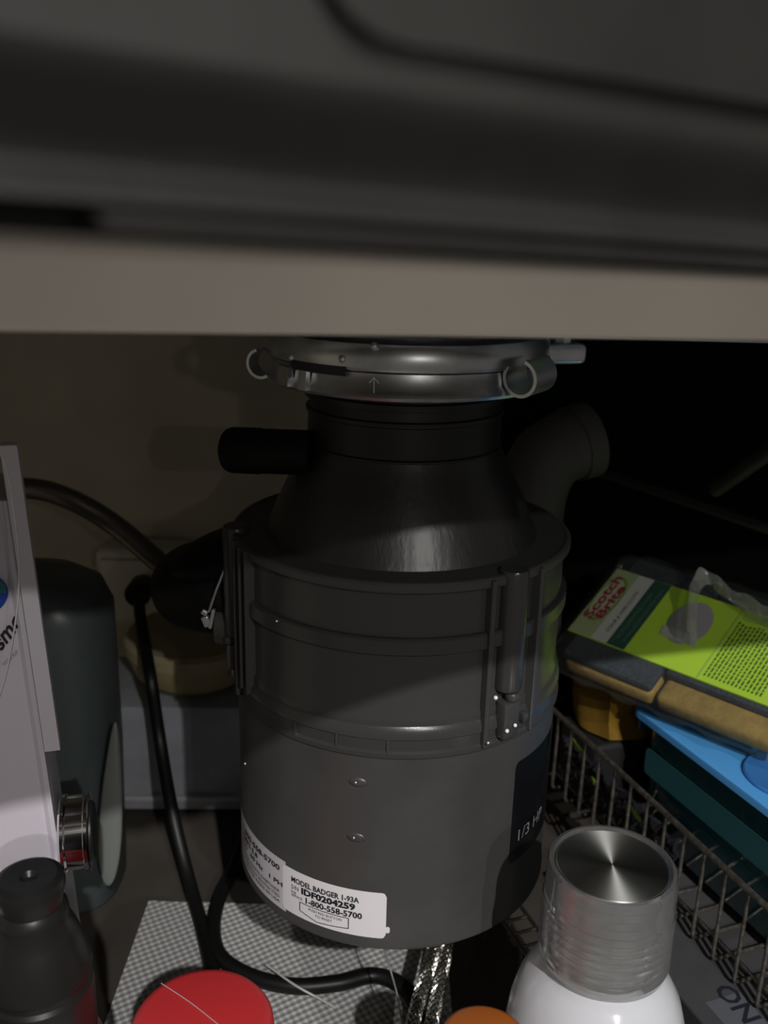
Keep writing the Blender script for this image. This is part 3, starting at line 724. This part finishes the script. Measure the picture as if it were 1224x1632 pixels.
# thin clear wires
tag(obj('thin_wire', tube(spline([F(425, 1538, 0.012), F(470, 1570, 0.012), F(510, 1592, 0.006), F(535, 1606, LZ + 0.001)], 6), 0.0006, 6), mat('clear_wire', (0.45, 0.45, 0.43), 0.3), smooth=60, base=F(535, 1606, LZ)), 'thin pale wire lying over the black floor cable', 'wire')
tag(obj('thin_wire', tube(spline([P(610, 1505, 0.40), P(622, 1545, 0.39), P(634, 1590, 0.383), P(643, 1650, 0.372)], 6), 0.0005, 6), mat('dull_wire', (0.22, 0.22, 0.21), 0.35), smooth=60, base=P(643, 1650, 0.372)), 'thin dull wire hanging beneath the disposal beside the braided hose', 'wire')

# ------------------------------------------------------------------ grey PVC pipe behind
M_pvc = mat('grey_pvc', (0.08, 0.076, 0.07), 0.6)
pv = thing('drain_pipe', 'grey plastic drain elbow behind the disposal', 'pipe', P(850, 900, 0.59))
obj('elbow', tube(spline([P(925, 705, 0.60), P(900, 712, 0.598), P(868, 735, 0.592), P(846, 790, 0.59), P(840, 870, 0.59), P(840, 1000, 0.59)], 7), 0.023, 28), M_pvc, pv, 50)
obj('collar', tube([P(938, 700, 0.604), P(912, 708, 0.60)], 0.025, 28), M_pvc, pv, 40)
tag(obj('water_pipe', tube([P(1140, 780, 0.54), P(1224, 720, 0.50), P(1300, 665, 0.46)], 0.005, 12), mat('dull_pipe', (0.025, 0.024, 0.021), 0.5), smooth=60, base=P(1224, 720, 0.50)), 'slim dark pipe slanting up in front of the dark right wall', 'pipe')

# ------------------------------------------------------------------ right side: carton, basket and contents
BF, BN = Vector((0.1234, 0.5808, 0.10)), Vector((0.1905, 0.4041, 0.10))
bd_ = (BN - BF); sp12 = bd_.length / 11; bd_.normalize()
bi = Vector((-bd_.y, bd_.x, 0)); 
if bi.x < 0: bi = -bi
ZT, ZBk = 0.10, 0.0405
BW = 0.20
def bp_(s, w_, z): 
    q = BF + bd_ * s + bi * w_; return Vector((q.x, q.y, z))
bang = math.atan2(bd_.y, bd_.x)
# grey printed carton under the basket
RB = Matrix.Rotation(bang, 3, 'Z')
ct = thing('grey_carton', 'flat dark grey printed carton under the wire basket', 'carton', bp_(0.15, 0.09, 0))
cz = ZBk - 0.002
M_cart = mat('grey_carton_print', (0.075, 0.075, 0.08), 0.45, var=0.08)
obj('box', box(bp_(0.175, 0.080, cz / 2), (0.20, 0.22, cz), RB, 0.0015), M_cart, ct)
qa = F(1135, 1575, cz)
def cf(u, v): 
    q = qa + bd_ * u + bi * v; return Vector((q.x, q.y, cz + 0.0003))
obj('print', text_bm('ON', 0.016, lambda u, v: cf(u, v), bold=0.0003), mat('navy_ink', (0.02, 0.02, 0.035), 0.5), ct)
qb = F(1175, 1612, cz)
bm = bmesh.new(); bm.faces.new([bm.verts.new(Vector((*(qb + bd_ * u + bi * v).xy, cz + 0.0002))) for u, v in ((-0.010, -0.012), (0.03, -0.012), (0.03, 0.010), (-0.010, 0.010))])
obj('pale_panel', bm, mat('pale_blue_print', (0.12, 0.13, 0.15), 0.5), ct)

bk = thing('wire_basket', 'rusty chrome wire basket holding the blue-lidded container', 'basket', bp_(0.09, 0.09, ZBk))
M_wire = mat('tarnished_wire', (0.32, 0.29, 0.25), 0.35, 0.85, var=0.45, vscale=300, bump=0.3, bscale=700)
wr = 0.00115
s_lo, s_hi = -sp12, 15 * sp12
obj('rim', tube([bp_(s_lo, 0, ZT), bp_(s_hi, 0, ZT), bp_(s_hi, BW, ZT), bp_(s_lo, BW, ZT)], 0.0020, 10, closed=True), M_wire, bk, 40)
for k in range(-1, 16):
    s = k * sp12
    pts = [bp_(s, 0.0012, ZT), bp_(s, 0.0005, ZBk + 0.004), bp_(s, 0.0012, ZBk + 0.0016), bp_(s, 0.0040, ZBk + 0.0005), bp_(s, BW - 0.004, ZBk + 0.0005), bp_(s, BW - 0.0012, ZBk + 0.002), bp_(s, BW - 0.0005, ZT)]
    obj('wire', tube(pts, wr, 8), M_wire, bk, 60)
for w_ in (0.012, 0.07, 0.13, 0.19):
    obj('floor_wire', tube([bp_(s_lo, w_, ZBk + 0.0026), bp_(s_hi, w_, ZBk + 0.0026)], wr, 8), M_wire, bk, 60)
for s in (s_lo, s_hi):
    for w_ in (0.04, 0.08, 0.12, 0.16):
        obj('end_wire', tube([bp_(s, w_, ZT), bp_(s, w_, ZBk + 0.002)], wr, 8), M_wire, bk, 60)

# blue-lidded teal container, inside the basket
LZt = 0.13
c0, c1 = F(1003, 1123, LZt), F(1224, 1290, LZt)
cd = (c1 - c0).normalized(); ci = Vector((-cd.y, cd.x, 0))
if ci.x < 0: ci = -ci
RCn = Matrix.Rotation(math.atan2(cd.y, cd.x), 3, 'Z')
CL, CW = 0.185, 0.125
def cp3(s, w_, z):
    q = c0 + cd * s + ci * w_; return Vector((q.x, q.y, z))
bx = thing('food_container', 'teal see-through storage box with a bright blue lid in the basket', 'container', cp3(CL / 2, CW / 2, ZBk + 0.004))
M_lid = mat('blue_lid_plastic', (0.11, 0.44, 0.95), 0.4)
lidf = lambda u, v, d: cp3(CL / 2 + u, CW / 2 + v, d)
obj('lid', prism(rrect(CL, CW, 0.010, 6), lidf, LZt - 0.0045, LZt, 0.0012), M_lid, bx, 40)
obj('lid_disc', lathe([(0.0262, LZt - 0.001), (0.0262, LZt + 0.0014), (0.0252, LZt + 0.0022), (0.023, LZt + 0.0018), (0, LZt + 0.0018)], (*F(1262, 1240, LZt).xy, 0), seg=56), mat('blue_disc', (0.05, 0.22, 0.58), 0.4), bx, 40)
obj('clip_flap', prism([(-0.02, LZt - 0.020), (0.02, LZt - 0.020), (0.02, LZt - 0.001), (-0.02, LZt - 0.001)], lambda u, v, d: cp3(d, CW / 2 - 0.032 + u, v), -0.002, 0.0, 0.0004), mat('blue_flap', (0.02, 0.11, 0.28), 0.35), bx)
M_teal = mat('teal_clear_plastic', (0.04, 0.15, 0.175), 0.1, trans=0.4)
sec = []
for z, g in ((ZBk + 0.0045, 0.012), (ZBk + 0.008, 0.009), (LZt - 0.012, 0.0055), (LZt - 0.0046, 0.0055)):
    sec.append((z, CL / 2 - g, CW / 2 - g, 0, 0))
obj('body', loft(sec, lambda u, v, z: lidf(u, v, z), 48, 9.0), M_teal, bx, 40)
obj('contents', prism(rrect(CL - 0.036, CW - 0.036, 0.008, 5), lidf, ZBk + 0.009, LZt - 0.022, 0.002), mat('teal_contents', (0.015, 0.06, 0.07), 0.4), bx, 40)
obj('side_band', prism(rrect(CL - 0.03, 0.018, 0.003, 4, CL / 2, LZt - 0.032), lambda u, v, d: cp3(u, d, v), 0.0060, 0.0050), mat('teal_band', (0.03, 0.11, 0.125), 0.3), bx)

# yellow cloth behind
tray = box(bp_(0.012, 0.062, 0.069), (0.046, 0.105, 0.0460), RB, 0.004, 3)
tag(obj('black_tray', tray, mat('matt_black_tray', (0.008, 0.008, 0.008), 0.7), smooth=40, base=bp_(0.012, 0.064, 0.046)), 'matt black tray in the basket under the mustard yellow sponge', 'tray')
bm = bmesh.new(); bmesh.ops.create_cube(bm, size=1); bmesh.ops.subdivide_edges(bm, edges=bm.edges, cuts=7, use_grid_fill=True)
for v in bm.verts:
    q = v.co.copy(); k = 1 - 0.2 * (q.x * q.x + q.y * q.y) * 1.4
    q = Vector((q.x * 0.046, q.y * 0.10 * k, q.z * 0.050 * k)); q += Vector((S(q.z * 170) * 0.0012, S(q.x * 140 + q.z * 60) * 0.0018, S(q.y * 90) * 0.0012))
    v.co = bp_(0.012, 0.060, 0.117) + RB @ q
tag(obj('yellow_sponge', bm, mat('dark_yellow_foam', (0.20, 0.11, 0.008), 0.8, var=0.15, vscale=90), smooth=50, base=bp_(0.012, 0.060, 0.0925)), 'plain mustard yellow sponge block on the black tray in the basket', 'sponge')

# wrapped sponge pack ------------------------------------------------------------
O = P(905, 1003, 0.565); U = P(1224, 1125, 0.475) - O; Vv = P(957, 897, 0.615) - O
u_ = U.normalized(); v_ = (Vv - u_ * Vv.dot(u_)).normalized(); n_ = u_.cross(v_)
if n_.y > 0: n_ = -n_
VH = Vv.dot(v_); UL = U.length * 1.12
def kf(u, v, d): return O + u_ * u + v_ * v + n_ * d
pk = thing('sponge_pack', 'clear wrapped pack of yellow and grey scrub sponges with green card', 'sponge pack', kf(UL / 2, VH / 2, -0.03))
M_foam = mat('yellow_foam', (0.30, 0.20, 0.05), 0.85, var=0.2, vscale=160, bump=0.4, bscale=500)
M_scrub = mat('charcoal_scrub', (0.03, 0.04, 0.05), 0.8, var=0.4, vscale=400, bump=0.8, bscale=700)
rotp = Matrix((u_, v_, n_)).transposed()
PW = VH + 0.034
for k, (ua, ub) in enumerate(((0.006, UL * 0.46), (UL * 0.475, UL * 0.99))):
    uc, ul = (ua + ub) / 2, ub - ua
    f_ = obj('sponge', box(kf(uc, VH / 2 - 0.001, -0.0140), (ul, PW, 0.0125), rotp, 0.004, 3), M_foam, pk, 40)
    obj('scrub_layer', box(kf(uc, VH / 2 + (0.0 if k == 0 else 0.006), -0.0048), (ul, PW - (0 if k == 0 else 0.016), 0.0062), rotp, 0.002, 2), M_scrub, f_, 40)
# card
card = obj('card', prism([(0, 0), (UL, 0), (UL, VH), (0, VH)], kf, -0.0012, 0.0, 0), mat('card_green', (0.52, 0.82, 0.04), 0.5), pk)
def flat(pts, d, m, nm, par=card):
    bm = bmesh.new(); bm.faces.new([bm.verts.new(kf(u, v, d)) for u, v in pts]); return obj(nm, bm, m, par)
uu = lambda x, y: None
def ucoord(x, y):
    d = ray(x, y); t = (O - Vector((0, 0, ZC))).dot(n_) / d.dot(n_); q = Vector((0, 0, ZC)) + d * t - O
    return q.dot(u_), q.dot(v_)
def band(xs, d, m, nm):   # xs: u range
    a, b_ = xs; return flat([(a, 0.0004), (b_, 0.0004), (b_, VH - 0.0004), (a, VH - 0.0004)], d, m, nm)
uA = ucoord(950, 1003)[0]; uB = ucoord(985, 1020)[0]; uC = ucoord(1008, 1030)[0]; uD = ucoord(1105, 1070)[0]
uA, uB, uC, uD = UL * 0.115, UL * 0.19, UL * 0.275, UL * 0.60
band((0.0005, uA), 0.0003, mat('card_pale_green', (0.34, 0.42, 0.20), 0.5), 'card_corner')
band((uA, uB), 0.0003, mat('card_white', (0.55, 0.56, 0.52), 0.5), 'card_white_band')
band((uB, uC), 0.0003, mat('card_dark_green', (0.008, 0.07, 0.045), 0.5), 'card_dark_band')
band((uD, uD + 0.0012), 0.0004, mat('card_lime', (0.40, 0.62, 0.10), 0.5), 'card_fold')
def ell(cu_, cv_, a, b_, d, m, nm, ang=0):
    pts = []
    for k in range(36):
        t = 2 * math.pi * k / 36; x, y = a * C_(t), b_ * S(t)
        pts.append((cu_ + x * C_(ang) - y * S(ang), cv_ + x * S(ang) + y * C_(ang)))
    return flat(pts, d, m, nm)
lu, lv = uA * 0.52, VH * 0.55
ell(lu, lv, uA * 0.50, VH * 0.34, 0.0005, mat('logo_leaf_green', (0.16, 0.30, 0.03), 0.5), 'logo_oval')
ell(lu - 0.0004, lv, uA * 0.44, VH * 0.30, 0.0006, mat('logo_pale', (0.45, 0.50, 0.30), 0.5), 'logo_oval_centre')
up90 = R(90)
kt = lambda d: (lambda u, v: kf(u, v, d))
def vtext(txt, u, v, length, size, d=0.0008, bold=0.0):
    b0 = text_bm(txt, 1.0, lambda a, b_: Vector((a, b_, 0))); wd = max(q.co.x for q in b0.verts); b0.free()
    return text_bm(txt, size, kt(d), u, v, ang=up90, sx=length / (wd * size), bold=bold)
M_redink = mat('red_ink', (0.30, 0.015, 0.04), 0.5)
obj('brand_lettering', merge([vtext('Scotch', uA * 0.50, VH * 0.22, VH * 0.66, uA * 0.52, bold=0.0003), vtext('Brite', uA * 0.88, VH * 0.26, VH * 0.50, uA * 0.46, bold=0.0003)]), M_redink, card)
obj('band_lettering', merge([vtext('SCRUB & WIPE CLOTH', uA + (uB - uA) * 0.72, VH * 0.14, VH * 0.62, 0.0032)]), mat('dark_print', (0.10, 0.12, 0.09), 0.5), card)
obj('green_lettering', merge([vtext('SCRUBBING DISH', uB + (uC - uB) * 0.42, VH * 0.10, VH * 0.7, 0.0030), vtext('SPONGES NON-SCRATCH', uB + (uC - uB) * 0.82, VH * 0.08, VH * 0.8, 0.0030)]), mat('sage_print', (0.10, 0.22, 0.15), 0.5), card)
# pale rounded picture of a cup on the card
uM = (uC + uD) / 2 + 0.001
ell(uM, VH * 0.60, (uD - uC) * 0.27, VH * 0.30, 0.0005, mat('picture_grey', (0.40, 0.38, 0.40), 0.5), 'picture_dome')
flat([(uM - (uD - uC) * 0.25, VH * 0.34), (uM + (uD - uC) * 0.25, VH * 0.34), (uM + (uD - uC) * 0.2, VH * 0.46), (uM - (uD - uC) * 0.28, VH * 0.46)], 0.0006, mat('picture_pale', (0.5, 0.5, 0.48), 0.5), 'picture_base')
# paragraph block
tx = []
for k in range(15):
    u0 = uD + 0.0035 + k * 0.0024
    t = 0.0
    v = VH * 0.06
    while v < VH * 0.80:
        l_ = random.uniform(0.0012, 0.0038)
        tx.append(stroke([(u0, v), (u0, min(v + l_, VH * 0.82))], 0.0010, kt(0.0006))); v += l_ + 0.0009
obj('small_print', merge(tx), mat('green_print', (0.06, 0.16, 0.01), 0.5), card)
flat([(uD + 0.003, VH * 0.86), (UL, VH * 0.86), (UL, VH * 0.93), (uD + 0.003, VH * 0.93)], 0.0005, mat('card_lime', (0.4, 0.62, 0.1)), 'card_stripe')
# film
mf = bpy.data.materials.new('clear_film'); mf.use_nodes = True
nt = mf.node_tree; nt.nodes.remove(nt.nodes['Principled BSDF']); out = nt.nodes['Material Output']
tr = nt.nodes.new('ShaderNodeBsdfTransparent'); tr.inputs[0].default_value = (0.93, 0.94, 0.94, 1)
gs = nt.nodes.new('ShaderNodeBsdfGlossy'); gs.inputs['Roughness'].default_value = 0.12; gs.inputs[0].default_value = (0.9, 0.9, 0.9, 1)
df = nt.nodes.new('ShaderNodeBsdfDiffuse'); df.inputs[0].default_value = (0.7, 0.72, 0.7, 1)
fr = nt.nodes.new('ShaderNodeFresnel'); fr.inputs[0].default_value = 1.5
tcx = nt.nodes.new('ShaderNodeTexCoord'); nz = nt.nodes.new('ShaderNodeTexNoise'); nz.inputs['Scale'].default_value = 55; nz.inputs['Detail'].default_value = 3
nt.links.new(tcx.outputs['Object'], nz.inputs['Vector'])
bpn = nt.nodes.new('ShaderNodeBump'); bpn.inputs['Distance'].default_value = 0.004; bpn.inputs['Strength'].default_value = 0.5; nt.links.new(nz.outputs['Fac'], bpn.inputs['Height'])
nt.links.new(bpn.outputs['Normal'], gs.inputs['Normal'])
mx1 = nt.nodes.new('ShaderNodeMixShader'); mx1.inputs[0].default_value = 0.03; nt.links.new(tr.outputs[0], mx1.inputs[1]); nt.links.new(df.outputs[0], mx1.inputs[2])
mx2 = nt.nodes.new('ShaderNodeMixShader'); mx2.inputs[0].default_value = 0.035; nt.links.new(mx1.outputs[0], mx2.inputs[1]); nt.links.new(gs.outputs[0], mx2.inputs[2])
nt.links.new(mx2.outputs[0], out.inputs[0])
bm = bmesh.new(); nu, nv = 40, 24; g = []
for j in range(nv):
    row = []
    t = 2 * math.pi * j / nv
    for i in range(nu + 1):
        f = i / nu
        u = -0.010 + (UL + 0.016) * f
        pinch = 1.0 - 0.75 * max(0, (0.10 - f) / 0.10) ** 2
        ch, sh = C_(t), S(t)
        vv = (PW / 2 + 0.006) * math.copysign(abs(ch) ** 0.55, ch) * (1 + 0.03 * S(i * 0.9 + j))
        dd = 0.0155 * math.copysign(abs(sh) ** 0.55, sh) * pinch * (1 + 0.10 * S(i * 0.7 + j * 1.3))
        row.append(bm.verts.new(kf(u, VH / 2 - 0.001 + vv * (0.85 + 0.15 * pinch), -0.0105 + dd)))
    g.append(row)
for j in range(nv):
    for i in range(nu): bm.faces.new((g[j][i], g[j][i + 1], g[(j + 1) % nv][i + 1], g[(j + 1) % nv][i]))
obj('wrapper', bm, mf, pk, 70)
# raised crumpled fold of the wrapper
fold = [ucoord(x, y) for x, y in ((1088, 1030), (1090, 985), (1098, 945), (1118, 932), (1150, 958), (1190, 980), (1235, 1000), (1290, 1030))]
bm = bmesh.new(); A = []; B = []; Cc = []
fs = spline([Vector((a_, b_, 0)) for a_, b_ in fold], 5)
for i, p in enumerate(fs):
    f = i / (len(fs) - 1)
    A.append(bm.verts.new(kf(p.x, p.y, 0.005))); B.append(bm.verts.new(kf(p.x + 0.003, p.y + 0.002, 0.014 + 0.002 * S(i * 1.1)))); Cc.append(bm.verts.new(kf(p.x + 0.010 * (1 - f * 0.4), p.y - 0.006 * f, 0.006)))
for i in range(len(fs) - 1):
    bm.faces.new((A[i], A[i + 1], B[i + 1], B[i])); bm.faces.new((B[i], B[i + 1], Cc[i + 1], Cc[i]))
mf2 = mf.copy(); mf2.name = 'milky_film_fold'
for q in mf2.node_tree.nodes:
    if q.type == 'MIX_SHADER': q.inputs[0].default_value = 0.22
obj('wrapper_fold', bm, mf2, pk, 60)

# crumpled packet inside the basket ------------------------------------------------
pkt = thing('snack_packet', 'crumpled dark plastic packet with lime stripes in the basket', 'packet', bp_(0.06, 0.02, ZBk + 0.004))
bm = bmesh.new(); g = []
for i in range(29):
    row = []
    for j in range(9):
        s = -0.004 + 0.125 * i / 28; z = ZBk + 0.0055 + 0.034 * j / 8
        row.append(bm.verts.new(bp_(s, 0.0085 + 0.002 * S(i * 1.7 + j * 2.1) + 0.0016 * random.uniform(-1, 1), z + 0.0012 * S(i * 2.3))))
    g.append(row)
for i in range(28):
    for j in range(8): bm.faces.new((g[i][j], g[i + 1][j], g[i + 1][j + 1], g[i][j + 1]))
r = bmesh.ops.extrude_face_region(bm, geom=list(bm.faces))
bmesh.ops.translate(bm, verts=[v for v in r['geom'] if isinstance(v, bmesh.types.BMVert)], vec=bi * 0.003)
obj('sleeve', bm, mat('dark_glossy_film', (0.02, 0.02, 0.025), 0.15), pkt)
for (s, z, l_) in ((0.020, 0.085, 0.016), (0.044, 0.072, 0.010), (0.087, 0.078, 0.014), (0.116, 0.058, 0.012)):
    obj('lime_stripe', box(bp_(s, 0.0046, z), (l_, 0.0012, 0.0032), RB @ Matrix.Rotation(R(12), 3, 'Y'), 0.0004), mat('lime_print', (0.22, 0.38, 0.04), 0.4), pkt)

# small wire rack below the disposal
rk = thing('wire_rack', 'small dark wire rack on the floor behind the white bottle', 'rack', F(835, 1520, 0))
M_dw = mat('dark_wire', (0.22, 0.20, 0.17), 0.4, 0.7)
zr = 0.03
ra, rb_ = F(803, 1470, zr), F(865, 1560, zr); rdir = (rb_ - ra).normalized(); rs = Vector((-rdir.y, rdir.x, 0)); rs = rs if rs.x > 0 else -rs
for w_ in (0.0, 0.016): obj('rail', tube([ra - rdir * 0.03 + rs * w_, rb_ + rdir * 0.06 + rs * w_], 0.0012, 8), M_dw, rk, 60)
for k in range(-2, 9): 
    q = ra + rdir * (k * 0.0105)
    obj('rung', tube([q, q + rs * 0.016], 0.0010, 8), M_dw, rk, 60)
for k in (-2, 2, 5, 8):
    for w_ in (0.0, 0.016):
        q = ra + rdir * (k * 0.0105) + rs * w_
        obj('leg', tube([q, Vector((q.x, q.y, -0.0018))], 0.0010, 8), M_dw, rk, 60)
